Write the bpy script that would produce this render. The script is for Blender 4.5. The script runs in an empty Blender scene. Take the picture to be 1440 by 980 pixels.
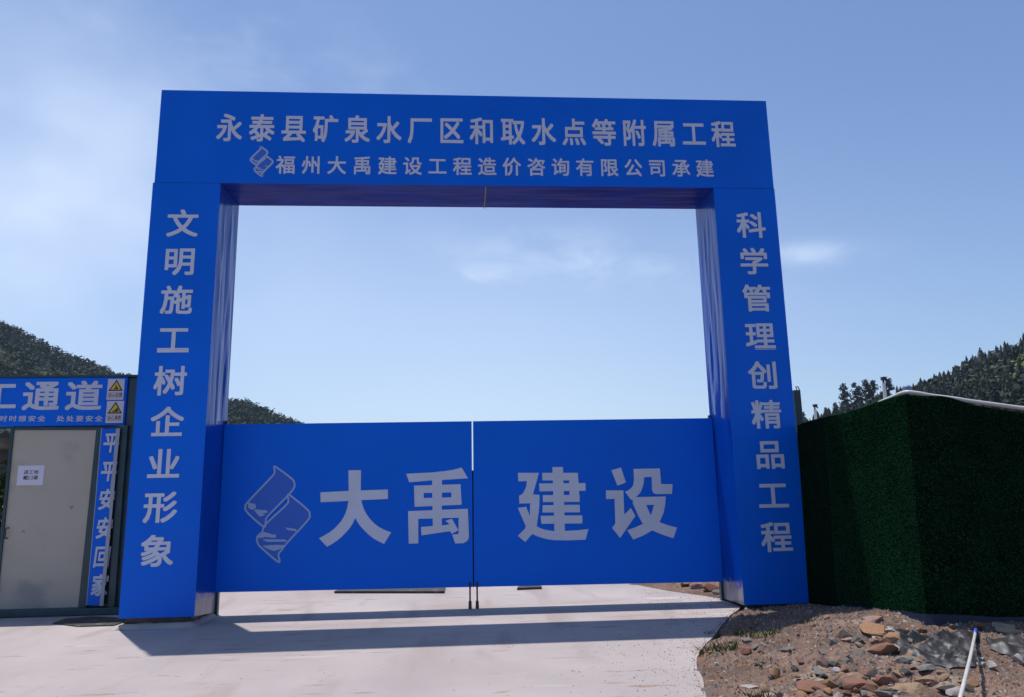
import bpy, bmesh, math, random
from mathutils import Vector, Matrix, noise
random.seed(11)
R = math.radians
scene = bpy.context.scene
C = scene.collection

# ------------------------------------------------------------------ camera
YAW, PITCH, ROLL = -0.0683, 0.184, -0.018
CAM = Vector((-0.115, -8.176, 1.46))
FPX = 1000.0
def cam_axes():
    Rz = Matrix.Rotation(YAW, 3, 'Z')
    fw = Rz @ Vector((0, math.cos(PITCH), math.sin(PITCH)))
    rt = Rz @ Vector((1, 0, 0))
    up = Rz @ Vector((0, -math.sin(PITCH), math.cos(PITCH)))
    cr, sr = math.cos(ROLL), math.sin(ROLL)
    return cr*rt + sr*up, -sr*rt + cr*up, fw
RT, UP, FW = cam_axes()
cd = bpy.data.cameras.new('camera'); cam = bpy.data.objects.new('camera', cd); C.objects.link(cam)
cam.matrix_world = Matrix((( RT.x, UP.x, -FW.x, CAM.x), (RT.y, UP.y, -FW.y, CAM.y), (RT.z, UP.z, -FW.z, CAM.z), (0, 0, 0, 1)))
cd.sensor_width = 36.0; cd.lens = 36.0*FPX/1440; cd.clip_start = 0.05; cd.clip_end = 6000
scene.camera = cam
def ray(u, v): return FW + RT*((u-720)/FPX) - UP*((v-490)/FPX)
def on_z(u, v, z=0.0):
    d = ray(u, v); return CAM + d*((z-CAM.z)/d.z)
def on_y(u, v, y=0.0):
    d = ray(u, v); return CAM + d*((y-CAM.y)/d.y)
def at_dist(u, v, dist):
    d = ray(u, v); h = math.hypot(d.x, d.y); return CAM + d*(dist/h)

# ------------------------------------------------------------------ sky and sun
SUN_TO = Vector((-0.140, 0.213, 1.0)).normalized()
EL = math.asin(SUN_TO.z); AZ = math.atan2(SUN_TO.x, SUN_TO.y)
world = bpy.data.worlds.new('World'); scene.world = world; world.use_nodes = True
wn = world.node_tree.nodes; wl = world.node_tree.links
bg = wn['Background']
sky = wn.new('ShaderNodeTexSky'); sky.sky_type = 'NISHITA'; sky.sun_disc = False
sky.sun_elevation = EL; sky.sun_rotation = AZ
sky.altitude = 200; sky.air_density = 1.0; sky.dust_density = 0.9; sky.ozone_density = 2.0
SKY_STRENGTH = 0.128
bg.inputs['Strength'].default_value = SKY_STRENGTH
def wmath(op, a, b=None, c=None, clamp=False):
    n = wn.new('ShaderNodeMath'); n.operation = op; n.use_clamp = clamp
    for i, s in enumerate((a, b, c)):
        if s is None: continue
        if isinstance(s, (int, float)): n.inputs[i].default_value = s
        else: wl.new(s, n.inputs[i])
    return n.outputs[0]
def wdot(vec, const):
    n = wn.new('ShaderNodeVectorMath'); n.operation = 'DOT_PRODUCT'
    wl.new(vec, n.inputs[0]); n.inputs[1].default_value = const; return n.outputs['Value']
tc = wn.new('ShaderNodeTexCoord'); DIR = tc.outputs['Generated']
def wnoise(scale, detail, rough, stretch=(1, 1, 1), dist=0.0):
    mp = wn.new('ShaderNodeMapping'); mp.inputs['Scale'].default_value = stretch
    mp.inputs['Rotation'].default_value = (0.2, 0.35, 0.3)
    wl.new(DIR, mp.inputs['Vector'])
    n = wn.new('ShaderNodeTexNoise'); n.inputs['Scale'].default_value = scale; n.inputs['Detail'].default_value = detail
    n.inputs['Roughness'].default_value = rough; n.inputs['Distortion'].default_value = dist
    wl.new(mp.outputs[0], n.inputs['Vector']); return n.outputs['Fac']
n_soft = wnoise(2.2, 4, 0.48, (1, 1, 1.4), 0.2)
n_wisp = wnoise(8.0, 6, 0.55, (1, 1, 2.4), 0.4)
def cloud(u, v, ru, rv, rot, nz, lo, hi, amt):
    """a bank of cirrus round the direction of one pixel, ru/rv its half axes as angles"""
    d = ray(u, v).normalized()
    rx = (RT - d*RT.dot(d)).normalized(); ry = d.cross(rx)
    ca, sa = math.cos(rot), math.sin(rot)
    ax, ay = rx*ca + ry*sa, ry*ca - rx*sa
    a = wmath('DIVIDE', wdot(DIR, ax), ru); b = wmath('DIVIDE', wdot(DIR, ay), rv)
    r2 = wmath('ADD', wmath('MULTIPLY', a, a), wmath('MULTIPLY', b, b))
    g = wmath('POWER', 2.718, wmath('MULTIPLY', r2, -1.0))
    front = wmath('GREATER_THAN', wdot(DIR, d), 0.0)
    m = wn.new('ShaderNodeMapRange'); m.interpolation_type = 'SMOOTHSTEP'
    wl.new(nz, m.inputs['Value']); m.inputs['From Min'].default_value = lo; m.inputs['From Max'].default_value = hi
    return wmath('MULTIPLY', wmath('MULTIPLY', wmath('MULTIPLY', g, front), m.outputs[0]), amt)
parts = [cloud(30, 250, .22, .15, .25, n_soft, .30, .74, .50),
         cloud(-60, 330, .30, .16, .1, n_soft, .25, .74, .30),
         cloud(330, 70, .22, .07, .28, n_wisp, .40, .85, .20),
         cloud(60, 60, .2, .12, .2, n_soft, .40, .78, .10),
         cloud(1150, 356, .055, .013, -.05, n_wisp, .30, .66, .42),
         cloud(820, 362, .17, .035, .10, n_wisp, .40, .74, .30),
         cloud(690, 386, .05, .012, .0, n_wisp, .38, .66, .26)]
one = wmath('ADD', 1.0, 0.0)
parts.append(cloud(650, 560, .52, .24, 0, one, 0.0, 1.0, .38))
tot = parts[0]
for p in parts[1:]: tot = wmath('ADD', tot, p)
tot = wmath('MINIMUM', tot, 0.8)
mixc = wn.new('ShaderNodeMix'); mixc.data_type = 'RGBA'
wl.new(tot, mixc.inputs['Factor']); wl.new(sky.outputs[0], mixc.inputs['A'])
mixc.inputs['B'].default_value = (8.8, 8.9, 8.9, 1)
tint = wn.new('ShaderNodeMix'); tint.data_type = 'RGBA'; tint.blend_type = 'MULTIPLY'; tint.inputs['Factor'].default_value = 1.0
wl.new(mixc.outputs['Result'], tint.inputs['A']); tint.inputs['B'].default_value = (0.955, 1.06, 1.225, 1)
wl.new(tint.outputs['Result'], bg.inputs['Color'])

sd = bpy.data.lights.new('sun', 'SUN'); sd.energy = 4.9; sd.angle = R(0.53); sd.color = (1.0, 0.95, 0.92)
sun = bpy.data.objects.new('sun', sd); C.objects.link(sun)
sun.rotation_mode = 'QUATERNION'; sun.rotation_quaternion = SUN_TO.to_track_quat('Z', 'Y'); sun.location = (-4, 7, 30)
vs = scene.view_settings; vs.view_transform = 'Standard'; vs.look = 'None'; vs.gamma = 1; vs.exposure = -0.12; vs.use_curve_mapping = False
scene.cycles.max_bounces = 8

# ------------------------------------------------------------------ helpers
class MB:
    """collects faces in world (or parent) space; build() links them as one mesh object"""
    def __init__(s): s.v = []; s.f = []; s.mi = []
    def add(s, vs_, fs_, mi=0):
        o = len(s.v); s.v += [tuple(x) for x in vs_]
        s.f += [tuple(i+o for i in f) for f in fs_]; s.mi += [mi]*len(fs_)
    def box(s, lo, hi, mi=0, bev=0.0):
        x0, y0, z0 = lo; x1, y1, z1 = hi
        if bev:
            bm = bmesh.new(); bmesh.ops.create_cube(bm, size=1)
            for v in bm.verts: v.co = Vector(((x0+x1)/2 + v.co.x*(x1-x0), (y0+y1)/2 + v.co.y*(y1-y0), (z0+z1)/2 + v.co.z*(z1-z0)))
            bmesh.ops.bevel(bm, geom=bm.edges[:], offset=bev, segments=2, affect='EDGES', profile=.6)
            bm.verts.ensure_lookup_table(); bm.verts.index_update()
            s.add([v.co for v in bm.verts], [[v.index for v in f.verts] for f in bm.faces], mi); bm.free(); return
        s.add([(x0,y0,z0),(x1,y0,z0),(x1,y1,z0),(x0,y1,z0),(x0,y0,z1),(x1,y0,z1),(x1,y1,z1),(x0,y1,z1)],
              [(3,2,1,0),(4,5,6,7),(0,1,5,4),(1,2,6,5),(2,3,7,6),(3,0,4,7)], mi)
    def prism(s, poly, depth, mi=0):
        """poly: list of Vectors (planar); depth: Vector to the back face"""
        n = len(poly); d = Vector(depth)
        s.add(list(poly) + [p+d for p in poly], [tuple(range(n)), tuple(reversed(range(n, 2*n)))] + [(i, n+i, n+(i+1) % n, (i+1) % n) for i in range(n)], mi)
    def tube(s, pts, r, seg=8, mi=0, cap=True):
        pts = [Vector(p) for p in pts]; rs = r if isinstance(r, (list, tuple)) else [r]*len(pts)
        vs_ = []; fs_ = []; prev = None
        for i, p in enumerate(pts):
            t = (pts[min(i+1, len(pts)-1)] - pts[max(i-1, 0)]).normalized()
            if prev is None:
                a = t.cross(Vector((0, 0, 1)) if abs(t.z) < .9 else Vector((1, 0, 0))).normalized()
            else: a = (prev - t*prev.dot(t)).normalized()
            prev = a; b = t.cross(a)
            for k in range(seg):
                th = 2*math.pi*k/seg; vs_.append(p + (a*math.cos(th) + b*math.sin(th))*rs[i])
        for i in range(len(pts)-1):
            for k in range(seg):
                k2 = (k+1) % seg; fs_.append((i*seg+k, i*seg+k2, (i+1)*seg+k2, (i+1)*seg+k))
        if cap: fs_ += [tuple(reversed(range(seg))), tuple(range((len(pts)-1)*seg, len(pts)*seg))]
        s.add(vs_, fs_, mi)
    def sheet(s, fn, nx, ny, mi=0):
        vs_ = [fn(i/nx, j/ny) for j in range(ny+1) for i in range(nx+1)]
        s.add(vs_, [(j*(nx+1)+i, j*(nx+1)+i+1, (j+1)*(nx+1)+i+1, (j+1)*(nx+1)+i) for j in range(ny) for i in range(nx)], mi)
    def build(s, name, mats, parent=None, smooth=False, recalc=False):
        me = bpy.data.meshes.new(name); me.from_pydata(s.v, [], s.f)
        for m in (mats if isinstance(mats, (list, tuple)) else [mats]): me.materials.append(m)
        me.polygons.foreach_set('material_index', s.mi)
        if smooth: me.polygons.foreach_set('use_smooth', [True]*len(s.f))
        if recalc:
            bm = bmesh.new(); bm.from_mesh(me); bmesh.ops.recalc_face_normals(bm, faces=bm.faces[:]); bm.to_mesh(me); bm.free()
        me.update()
        o = bpy.data.objects.new(name, me); C.objects.link(o)
        if parent is not None:
            o.parent = parent
            o.matrix_parent_inverse = parent_world(parent).inverted()
        return o
def parent_world(o):
    m = Matrix.Translation(o.location)
    return (parent_world(o.parent) @ o.matrix_parent_inverse @ m) if o.parent else m
def tag(o, label=None, cat=None, group=None, kind=None):
    if label: o['label'] = label
    if cat: o['category'] = cat
    if group: o['group'] = group
    if kind: o['kind'] = kind
    return o
def thing(name, label, cat, loc=(0, 0, 0), group=None):
    o = bpy.data.objects.new(name, None); o.empty_display_size = .2; C.objects.link(o); o.location = loc
    return tag(o, label, cat, group)

# ------------------------------------------------------------------ materials
def mat(name, col, rough=.6, spec=.5, metal=0.0, bump=None, var=None, spots=None):
    """var = (scale, amount): tone varies with noise; bump = [(scale, strength, distance, stretch)]; spots = (scale, lo, hi, colour, detail)"""
    m = bpy.data.materials.new(name); m.use_nodes = True
    n = m.node_tree.nodes; l = m.node_tree.links; b = n['Principled BSDF']
    b.inputs['Base Color'].default_value = (*col, 1); b.inputs['Roughness'].default_value = rough
    b.inputs['Metallic'].default_value = metal; b.inputs['Specular IOR Level'].default_value = spec
    t = n.new('ShaderNodeTexCoord'); cur = None
    if var:
        nz = n.new('ShaderNodeTexNoise'); nz.inputs['Scale'].default_value = var[0]; nz.inputs['Detail'].default_value = 6
        l.new(t.outputs['Object'], nz.inputs['Vector'])
        rp = n.new('ShaderNodeMapRange'); l.new(nz.outputs['Fac'], rp.inputs['Value'])
        rp.inputs['From Min'].default_value = .3; rp.inputs['From Max'].default_value = .7
        rp.inputs['To Min'].default_value = 1-var[1]; rp.inputs['To Max'].default_value = 1+var[1]
        mx = n.new('ShaderNodeVectorMath'); mx.operation = 'SCALE'; mx.inputs[0].default_value = col
        l.new(rp.outputs[0], mx.inputs['Scale']); cur = mx.outputs[0]
        l.new(cur, b.inputs['Base Color'])
    for sp in (spots or []):
        nz = n.new('ShaderNodeTexNoise'); nz.inputs['Scale'].default_value = sp[0]; nz.inputs['Detail'].default_value = sp[4]
        mp = n.new('ShaderNodeMapping'); l.new(t.outputs['Object'], mp.inputs['Vector'])
        mp.inputs['Location'].default_value = (sp[0]*.37, 3.1, 1.7)
        if len(sp) > 5: mp.inputs['Scale'].default_value = sp[5]
        l.new(mp.outputs[0], nz.inputs['Vector'])
        rp = n.new('ShaderNodeMapRange'); rp.interpolation_type = 'SMOOTHSTEP'; l.new(nz.outputs['Fac'], rp.inputs['Value'])
        rp.inputs['From Min'].default_value = sp[1]; rp.inputs['From Max'].default_value = sp[2]
        mx = n.new('ShaderNodeMix'); mx.data_type = 'RGBA'; l.new(rp.outputs[0], mx.inputs['Factor'])
        if cur is not None: l.new(cur, mx.inputs['A'])
        else: mx.inputs['A'].default_value = (*col, 1)
        mx.inputs['B'].default_value = (*sp[3], 1); cur = mx.outputs['Result']
        l.new(cur, b.inputs['Base Color'])
    last = None
    for bp in (bump or []):
        nz = n.new('ShaderNodeTexNoise'); nz.inputs['Scale'].default_value = bp[0]; nz.inputs['Detail'].default_value = 5
        if len(bp) > 3:
            mp = n.new('ShaderNodeMapping'); mp.inputs['Scale'].default_value = bp[3]; l.new(t.outputs['Object'], mp.inputs['Vector']); l.new(mp.outputs[0], nz.inputs['Vector'])
        else: l.new(t.outputs['Object'], nz.inputs['Vector'])
        bn = n.new('ShaderNodeBump'); bn.inputs['Strength'].default_value = bp[1]; bn.inputs['Distance'].default_value = bp[2]
        l.new(nz.outputs['Fac'], bn.inputs['Height'])
        if last: l.new(last, bn.inputs['Normal'])
        last = bn.outputs[0]
    if last: l.new(last, b.inputs['Normal'])
    return m
BLUE = (0.0, 0.128, 0.70)
M = {}
M['banner'] = mat('blue_banner', BLUE, .34, .14, var=(1.1, .07), bump=[(1.6, .45, .03, (1, 1, .55)), (7, .15, .006)])
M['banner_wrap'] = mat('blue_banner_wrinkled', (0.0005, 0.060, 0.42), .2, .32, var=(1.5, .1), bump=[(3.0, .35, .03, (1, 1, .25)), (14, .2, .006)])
def worn_foot(m):
    n = m.node_tree.nodes; l = m.node_tree.links; b = n['Principled BSDF']; src = b.inputs['Base Color'].links[0].from_socket
    t = n.new('ShaderNodeTexCoord'); sp = n.new('ShaderNodeSeparateXYZ'); l.new(t.outputs['Object'], sp.inputs[0])
    zr = n.new('ShaderNodeMapRange'); l.new(sp.outputs['Z'], zr.inputs['Value']); zr.inputs['From Min'].default_value = .42; zr.inputs['From Max'].default_value = .12
    nz = n.new('ShaderNodeTexNoise'); nz.inputs['Scale'].default_value = 7; nz.inputs['Detail'].default_value = 6; l.new(t.outputs['Object'], nz.inputs['Vector'])
    ad = n.new('ShaderNodeMath'); ad.operation = 'MULTIPLY'; l.new(zr.outputs[0], ad.inputs[0]); l.new(nz.outputs['Fac'], ad.inputs[1])
    th = n.new('ShaderNodeMapRange'); th.interpolation_type = 'SMOOTHSTEP'; l.new(ad.outputs[0], th.inputs['Value']); th.inputs['From Min'].default_value = .22; th.inputs['From Max'].default_value = .34
    mx = n.new('ShaderNodeMix'); mx.data_type = 'RGBA'; l.new(th.outputs[0], mx.inputs['Factor']); l.new(src, mx.inputs['A']); mx.inputs['B'].default_value = (.27, .25, .30, 1)
    l.new(mx.outputs['Result'], b.inputs['Base Color'])
worn_foot(M['banner_wrap'])
M['soffit'] = mat('blue_banner_shaded', (0.003, 0.030, 0.32), .3, .06, var=(2, .25), bump=[(3.0, .4, .03, (.6, 2.5, 1)), (12, .3, .008)])  # banner blue with the shade under the beam darkened into its colour
M['door_blue'] = mat('blue_door_sheet', (0.0, 0.136, 0.73), .38, .12, var=(.7, .05), bump=[(1.4, .2, .02)])
M['letter'] = mat('grey_vinyl_letters', (0.57, 0.60, 0.72), .55, .25, var=(2.5, .05))
M['letter_dim'] = mat('pale_vinyl_letters', (0.52, 0.55, 0.66), .55, .25, var=(5, .06))
M['emblem_fill'] = mat('emblem_fill_vinyl', (0.045, 0.145, 0.58), .5, .2)
M['emblem_line'] = mat('emblem_line_vinyl', (0.34, 0.44, 0.68), .5, .2)
M['teal_steel'] = mat('dark_teal_painted_steel', (0.012, 0.045, 0.060), .4, .5, var=(6, .25), bump=[(30, .1, .004)], spots=[(9, .68, .76, (.09, .05, .03), 6)])
M['dark_steel'] = mat('dark_steel', (0.05, 0.05, 0.05), .45, .5, .6, var=(12, .3), spots=[(22, .55, .7, (.10, .05, .025), 6)])
M['door_grey'] = mat('grey_beige_door_panel', (0.42, 0.375, 0.315), .5, .3, var=(1.6, .06), bump=[(3, .1, .01)], spots=[(7, .70, .78, (.22, .2, .19), 7), (1.3, .58, .75, (.28, .26, .25), 4)])
M['paper'] = mat('white_paper', (0.62, 0.61, 0.72), .7, .3)
M['ink'] = mat('black_ink', (0.02, 0.02, 0.022), .6)
M['board_white'] = mat('white_sign_board', (0.55, 0.52, 0.56), .4, var=(9, .05))
M['strip_back'] = mat('pale_strip_backing', (.30, .32, .38), .5, var=(7, .12))
M['yellow'] = mat('yellow_sign_film', (0.62, 0.46, 0.01), .4)
M['red_print'] = mat('faded_red_print', (0.36, 0.17, 0.20), .5)
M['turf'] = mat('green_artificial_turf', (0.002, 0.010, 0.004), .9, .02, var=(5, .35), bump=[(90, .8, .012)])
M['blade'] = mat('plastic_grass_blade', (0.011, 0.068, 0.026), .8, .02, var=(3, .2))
M['blue_tarp'] = mat('dark_blue_tarpaulin', (0.0015, 0.005, 0.022), .6, bump=[(12, .5, .02)])
M['black_plastic'] = mat('black_plastic_sheet', (0.030, 0.030, 0.031), .48, .4, bump=[(40, .2, .004)], spots=[(7, .5, .72, (.16, .145, .13), 7)])
M['pipe_white'] = mat('white_plastic_pipe', (0.60, 0.58, 0.54), .35, var=(6, .08))
M['pipe_blue'] = mat('blue_plastic_fitting', (0.03, 0.07, 0.35), .4)
M['mat_rubber'] = mat('dark_rubber', (0.035, 0.033, 0.028), .7, var=(9, .3), bump=[(30, .3, .006)], spots=[(8, .55, .75, (.14, .12, .10), 6)])
M['lamp_pole'] = mat('pale_metal_pole', (0.80, 0.80, 0.78), .5, var=(4, .05))
M['lamp_black'] = mat('black_lamp_housing', (0.03, 0.03, 0.035), .4)
M['tank_blue'] = mat('faded_blue_plastic', (0.16, 0.24, 0.38), .5, var=(4, .1))
M['bark'] = mat('bark', (0.09, 0.065, 0.05), .9, .1, var=(8, .3))
M['hill'] = mat('wooded_hill_soil', (0.045, 0.055, 0.028), .95, .1, var=(.05, .3))

def concrete():
    m = mat('pale_concrete', (0.395, 0.348, 0.326), .85, .15, var=(.6, .14),
            bump=[(2.2, .25, .02, (.4, 1.2, 1)), (26, .35, .006), (160, .35, .002)],
            spots=[(1.1, .54, .74, (.33, .27, .24), 8, (.5, 1.3, 1)), (6.0, .62, .72, (.30, .225, .185), 8, (.35, 1.5, 1)), (34, .70, .76, (.27, .23, .21), 3), (1.7, .52, .70, (.345, .295, .27), 9, (1.6, .35, 1)), (16, .66, .74, (.31, .25, .215), 6, (.5, 1.4, 1)), (2.3, .62, .8, (.54, .50, .49), 6, (.3, 1.6, 1))])
    return m
M['concrete'] = concrete()
def dirt():
    m = mat('reddish_dirt', (0.190, 0.122, 0.088), .95, .1, var=(2.6, .38),
            bump=[(9, .6, .05), (45, .8, .02), (170, .6, .006)],
            spots=[(3.4, .52, .66, (.15, .125, .11), 7), (2.1, .58, .72, (.31, .24, .18), 7), (13, .64, .72, (.36, .30, .25), 6), (30, .58, .68, (.085, .07, .06), 5), (60, .62, .70, (.34, .29, .25), 3), (5, .6, .7, (.21, .12, .08), 8)])
    return m
M['dirt'] = dirt()
STONE_COL = {'orange': (.34, .19, .105), 'red': (.26, .13, .085), 'grey': (.215, .195, .17), 'pale': (.42, .38, .34), 'tan': (.32, .215, .135), 'dark': (.075, .068, .06), 'pink': (.32, .205, .16)}
for k, c in STONE_COL.items():
    M['stone_'+k] = mat('stone_'+k, c, .85, .25, var=(14, .22), bump=[(18, .5, .02), (70, .5, .006)], spots=[(11, .58, .72, tuple(x*.62 for x in c), 6), (23, .63, .72, tuple(min(x*1.35+.03, .6) for x in c), 6)])
def foliage(name, a, b, c):
    """leaf tone picked tree by tree from the face attribute 'tone'"""
    m = bpy.data.materials.new(name); m.use_nodes = True
    n = m.node_tree.nodes; l = m.node_tree.links; p = n['Principled BSDF']; p.inputs['Roughness'].default_value = .7; p.inputs['Specular IOR Level'].default_value = .2
    at = n.new('ShaderNodeAttribute'); at.attribute_name = 'tone'
    cr = n.new('ShaderNodeValToRGB'); e = cr.color_ramp.elements
    e[0].position = 0; e[0].color = (*a, 1); e[1].position = 1; e[1].color = (*c, 1); q = e.new(.5); q.color = (*b, 1)
    l.new(at.outputs['Fac'], cr.inputs[0]); l.new(cr.outputs[0], p.inputs['Base Color'])
    return m
M['wood_left'] = foliage('far_broadleaf_foliage', (.012, .026, .015), (.020, .038, .019), (.036, .058, .025))
M['wood_right'] = foliage('dark_conifer_foliage', (.007, .016, .010), (.012, .025, .013), (.028, .046, .018))
M['pine'] = foliage('pine_needles', (.008, .018, .010), (.014, .028, .014), (.026, .042, .019))
M['bush'] = foliage('shrub_leaves', (.030, .055, .018), (.050, .085, .026), (.085, .120, .040))
M['weed'] = foliage('weed_blades', (.045, .070, .022), (.065, .090, .030), (.14, .125, .055))
M['scrub'] = foliage('bright_scrub_leaves', (.060, .10, .025), (.085, .13, .035), (.11, .15, .045))

def tri_cloud(name, faces, m, parent=None):
    """faces: list of (list of Vectors, tone) -> one mesh whose faces carry the tone attribute"""
    v = []; f = []; tn = []
    for pts, tone in faces:
        o = len(v); v += [tuple(p) for p in pts]; f.append(tuple(range(o, o+len(pts)))); tn.append(tone)
    me = bpy.data.meshes.new(name); me.from_pydata(v, [], f); me.materials.append(m)
    a = me.attributes.new('tone', 'FLOAT', 'FACE'); a.data.foreach_set('value', tn); me.update()
    o = bpy.data.objects.new(name, me); C.objects.link(o)
    if parent is not None:
        o.parent = parent; o.matrix_parent_inverse = parent_world(parent).inverted()
    return o
def rvec():
    while True:
        v = Vector((random.uniform(-1, 1), random.uniform(-1, 1), random.uniform(-1, 1)))
        if .05 < v.length < 1: return v
def leaf(c, s, tone, out, n=None):
    d = (n or rvec()).normalized(); a = d.cross(rvec()).normalized(); b = d.cross(a)
    out.append(([c - a*s, c + b*s*.45, c + a*s, c - b*s*.5], min(1, max(0, tone))))

# ------------------------------------------------------------------ setting: ground, concrete, verge, hills
g = MB(); g.sheet(lambda a, b: Vector((-1400 + 2800*a, -300 + 1700*b, -.06)), 24, 24)
tag(g.build('ground', M['dirt']), kind='structure')

EDGE = [(1.30, -9.5), (1.33, -5.0), (1.52, -3.11), (1.66, -2.45), (1.83, -1.94), (2.28, -1.10), (2.72, -.30), (3.02, .16)]
def edge_x(y):
    if y <= EDGE[0][1]: return EDGE[0][0]
    for (x0, y0), (x1, y1) in zip(EDGE, EDGE[1:]):
        if y <= y1: return x0 + (x1-x0)*(y-y0)/(y1-y0)
    return 3.02
c = MB()
rim = []
y = -9.5
while y < .16:
    rim.append(Vector((edge_x(y) + .035*noise.noise(Vector((y*2.1, 0, 4))) + .018*noise.noise(Vector((y*9, 3, 4))), y, 0))); y += .09
rim += [Vector((3.03, .18, 0)), Vector((3.05, .72, 0)), Vector((2.92, .95, 0)), Vector((2.55, 1.5, 0)), Vector((2.2, 2.3, 0)), Vector((2.0, 6, 0)), Vector((2.0, 14, 0)), Vector((-14, 14, 0)), Vector((-14, -9.5, 0))]
c.prism(rim, (0, 0, -.14))
tag(c.build('concrete_driveway', M['concrete'], recalc=True), kind='structure')

def lerp_profile(pr, u):
    for (u0, v0), (u1, v1) in zip(pr, pr[1:]):
        if u0 <= u <= u1: return v0 + (v1-v0)*(u-u0)/(u1-u0)
    return pr[0][1] if u < pr[0][0] else pr[-1][1]
def sst(t):
    t = max(0, min(1, t)); return t*t*(3-2*t)
def verge_h(x, y):
    """height of the dirt verge right of the drive"""
    d = x - edge_x(y)
    k = max(0, min(1, d/.9)); k = k*k*(3-2*k)
    up = max(0, min(1, (y+2.2)/2.2))
    G = ((-9, .0), (-3.6, .05), (-2.9, .11), (-2.1, .195), (-1.4, .185), (-.7, .11), (-.1, .035), (.4, .02), (3, .02))
    gy = lerp_profile(G, y)
    nz_ = noise.noise(Vector((x*2.3, y*2.3, 11))) + .6*noise.noise(Vector((x*7, y*7, 12)))
    h = -.050 + .058*sst((d + .10 + .13*nz_)/.22) + k*.012 + gy*sst((x-edge_x(y)-.25)/1.3)
    h += k*(.040*noise.noise(Vector((x*1.6, y*1.6, 2))) + .026*noise.noise(Vector((x*5, y*5, 7)))) + .016*noise.noise(Vector((x*13, y*13, 1))) + .010*noise.noise(Vector((x*29, y*29, 4)))
    return h
v = MB()
def vfn(a, b):
    y = -7 + 8.1*b**.8; x0 = edge_x(y) - .32; x = x0 + (7.5-x0)*a
    return Vector((x, y, verge_h(x, y)))
v.sheet(vfn, 260, 420)
tag(v.build('dirt_verge', M['dirt'], smooth=True), kind='structure')
# dirt bank behind the gate on the right, seen under the leaf
v = MB()
def bfn(a, b):
    y = .85 + 3.2*b; x0 = 2.0 if y > 2.6 else 2.95 - (y-.85)*.52
    x = x0 - .08 + 5*a
    return Vector((x, y, -.03 + min(.22, .35*5*a*.4) + .04*noise.noise(Vector((x*3, y*3, 5))) + .02*noise.noise(Vector((x*11, y*11, 5)))))
v.sheet(bfn, 60, 50); tag(v.build('dirt_bank', M['dirt'], smooth=True), kind='structure')

def make_hill(name, prof, dist, foot, tree_h):
    us = [prof[0][0] + (prof[-1][0]-prof[0][0])*i/120 for i in range(121)]
    crest = []
    for u in us:
        p = at_dist(u, lerp_profile(prof, u), dist); p.z = max(p.z - tree_h, -1)
        crest.append(p)
    def pos(s, t):
        i = min(119, max(0, int(s*120))); fr = s*120 - i
        cp = crest[i].lerp(crest[i+1], fr); d = Vector((cp.x-CAM.x, cp.y-CAM.y, 0)).normalized()
        r = foot + (dist-foot)*t
        z = cp.z*(math.sin(min(t, 1.0)*math.pi/2)**1.15) if t <= 1 else cp.z*(1 - .9*((t-1)/.8)**1.3)
        z += (t*(1-t) if t < 1 else 0)*cp.z*.25*noise.noise(Vector((cp.x*.02, t*3, cp.y*.02)))
        q = Vector((CAM.x, CAM.y, 0)) + d*r; q.z = z - .5
        return q
    h = MB(); h.sheet(lambda a, b: pos(a, b*1.8), 120, 40)
    tag(h.build(name, M['hill'], smooth=True), kind='structure')
    return pos
LEFT = [(-700, 250), (-400, 300), (-150, 398), (0, 462), (40, 484), (90, 507), (160, 532), (240, 550), (320, 566), (345, 568), (370, 578), (402, 590), (450, 606), (540, 640), (640, 672)]
RIGHT = [(1060, 640), (1110, 606), (1140, 588), (1185, 571), (1230, 560), (1275, 545), (1330, 524), (1385, 500), (1440, 480), (1540, 440), (1700, 385), (1950, 330), (2300, 310)]
left_pos = make_hill('wooded_hill', LEFT, 430, 190, 6)
right_pos = make_hill('conifer_hill', RIGHT, 230, 110, 6)

# far woods: each reads as one mass -> stuff
fs = []
for i in range(4800):
    s = random.random(); t = random.random()**.65*1.03
    b = left_pos(s, t); hgt = random.uniform(4, 7); tone = random.gauss(.42, .22); rr = hgt*random.uniform(.34, .5)
    lobes = [(Vector((random.uniform(-.5, .5)*rr, random.uniform(-.5, .5)*rr, hgt*random.uniform(.35, .85))), rr*random.uniform(.45, .75)) for _ in range(4)]
    for k in range(44):
        lc, lr = random.choice(lobes); d = rvec().normalized()
        leaf(b + lc + d*lr*random.uniform(.75, 1.05), hgt*random.uniform(.08, .14), tone + random.uniform(-.12, .12), fs, (d + rvec()*.7))
tag(tri_cloud('broadleaf_wood', fs, M['wood_left']), kind='stuff', label='hazy broadleaf wood covering the hill at the left', cat='wood')

def conifer(b, hgt, tone, out, layers=7, seg=7, slim=.2):
    ph = random.random()*6
    for L in range(layers):
        z0 = hgt*(.10 + .86*L/layers); z1 = z0 + hgt*(1.5/layers); r = hgt*slim*(1 - L/layers)**.8 + hgt*.02
        for k in range(seg):
            a0 = ph + 6.283*(k + random.uniform(-.3, .3))/seg; rr = r*random.uniform(.6, 1.2); w = 6.283/seg*random.uniform(.35, .62)
            tip = b + Vector((math.cos(a0)*rr, math.sin(a0)*rr, z0 - hgt*.02*random.random()))
            pA = b + Vector((math.cos(a0-w)*rr*.55, math.sin(a0-w)*rr*.55, z0 + (z1-z0)*.35)); pB = b + Vector((math.cos(a0+w)*rr*.55, math.sin(a0+w)*rr*.55, z0 + (z1-z0)*.35))
            out.append(([pA, tip, pB, b + Vector((0, 0, z1))], min(1, max(0, tone + random.uniform(-.18, .18)))))
        ph += .5
fs = []
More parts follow.
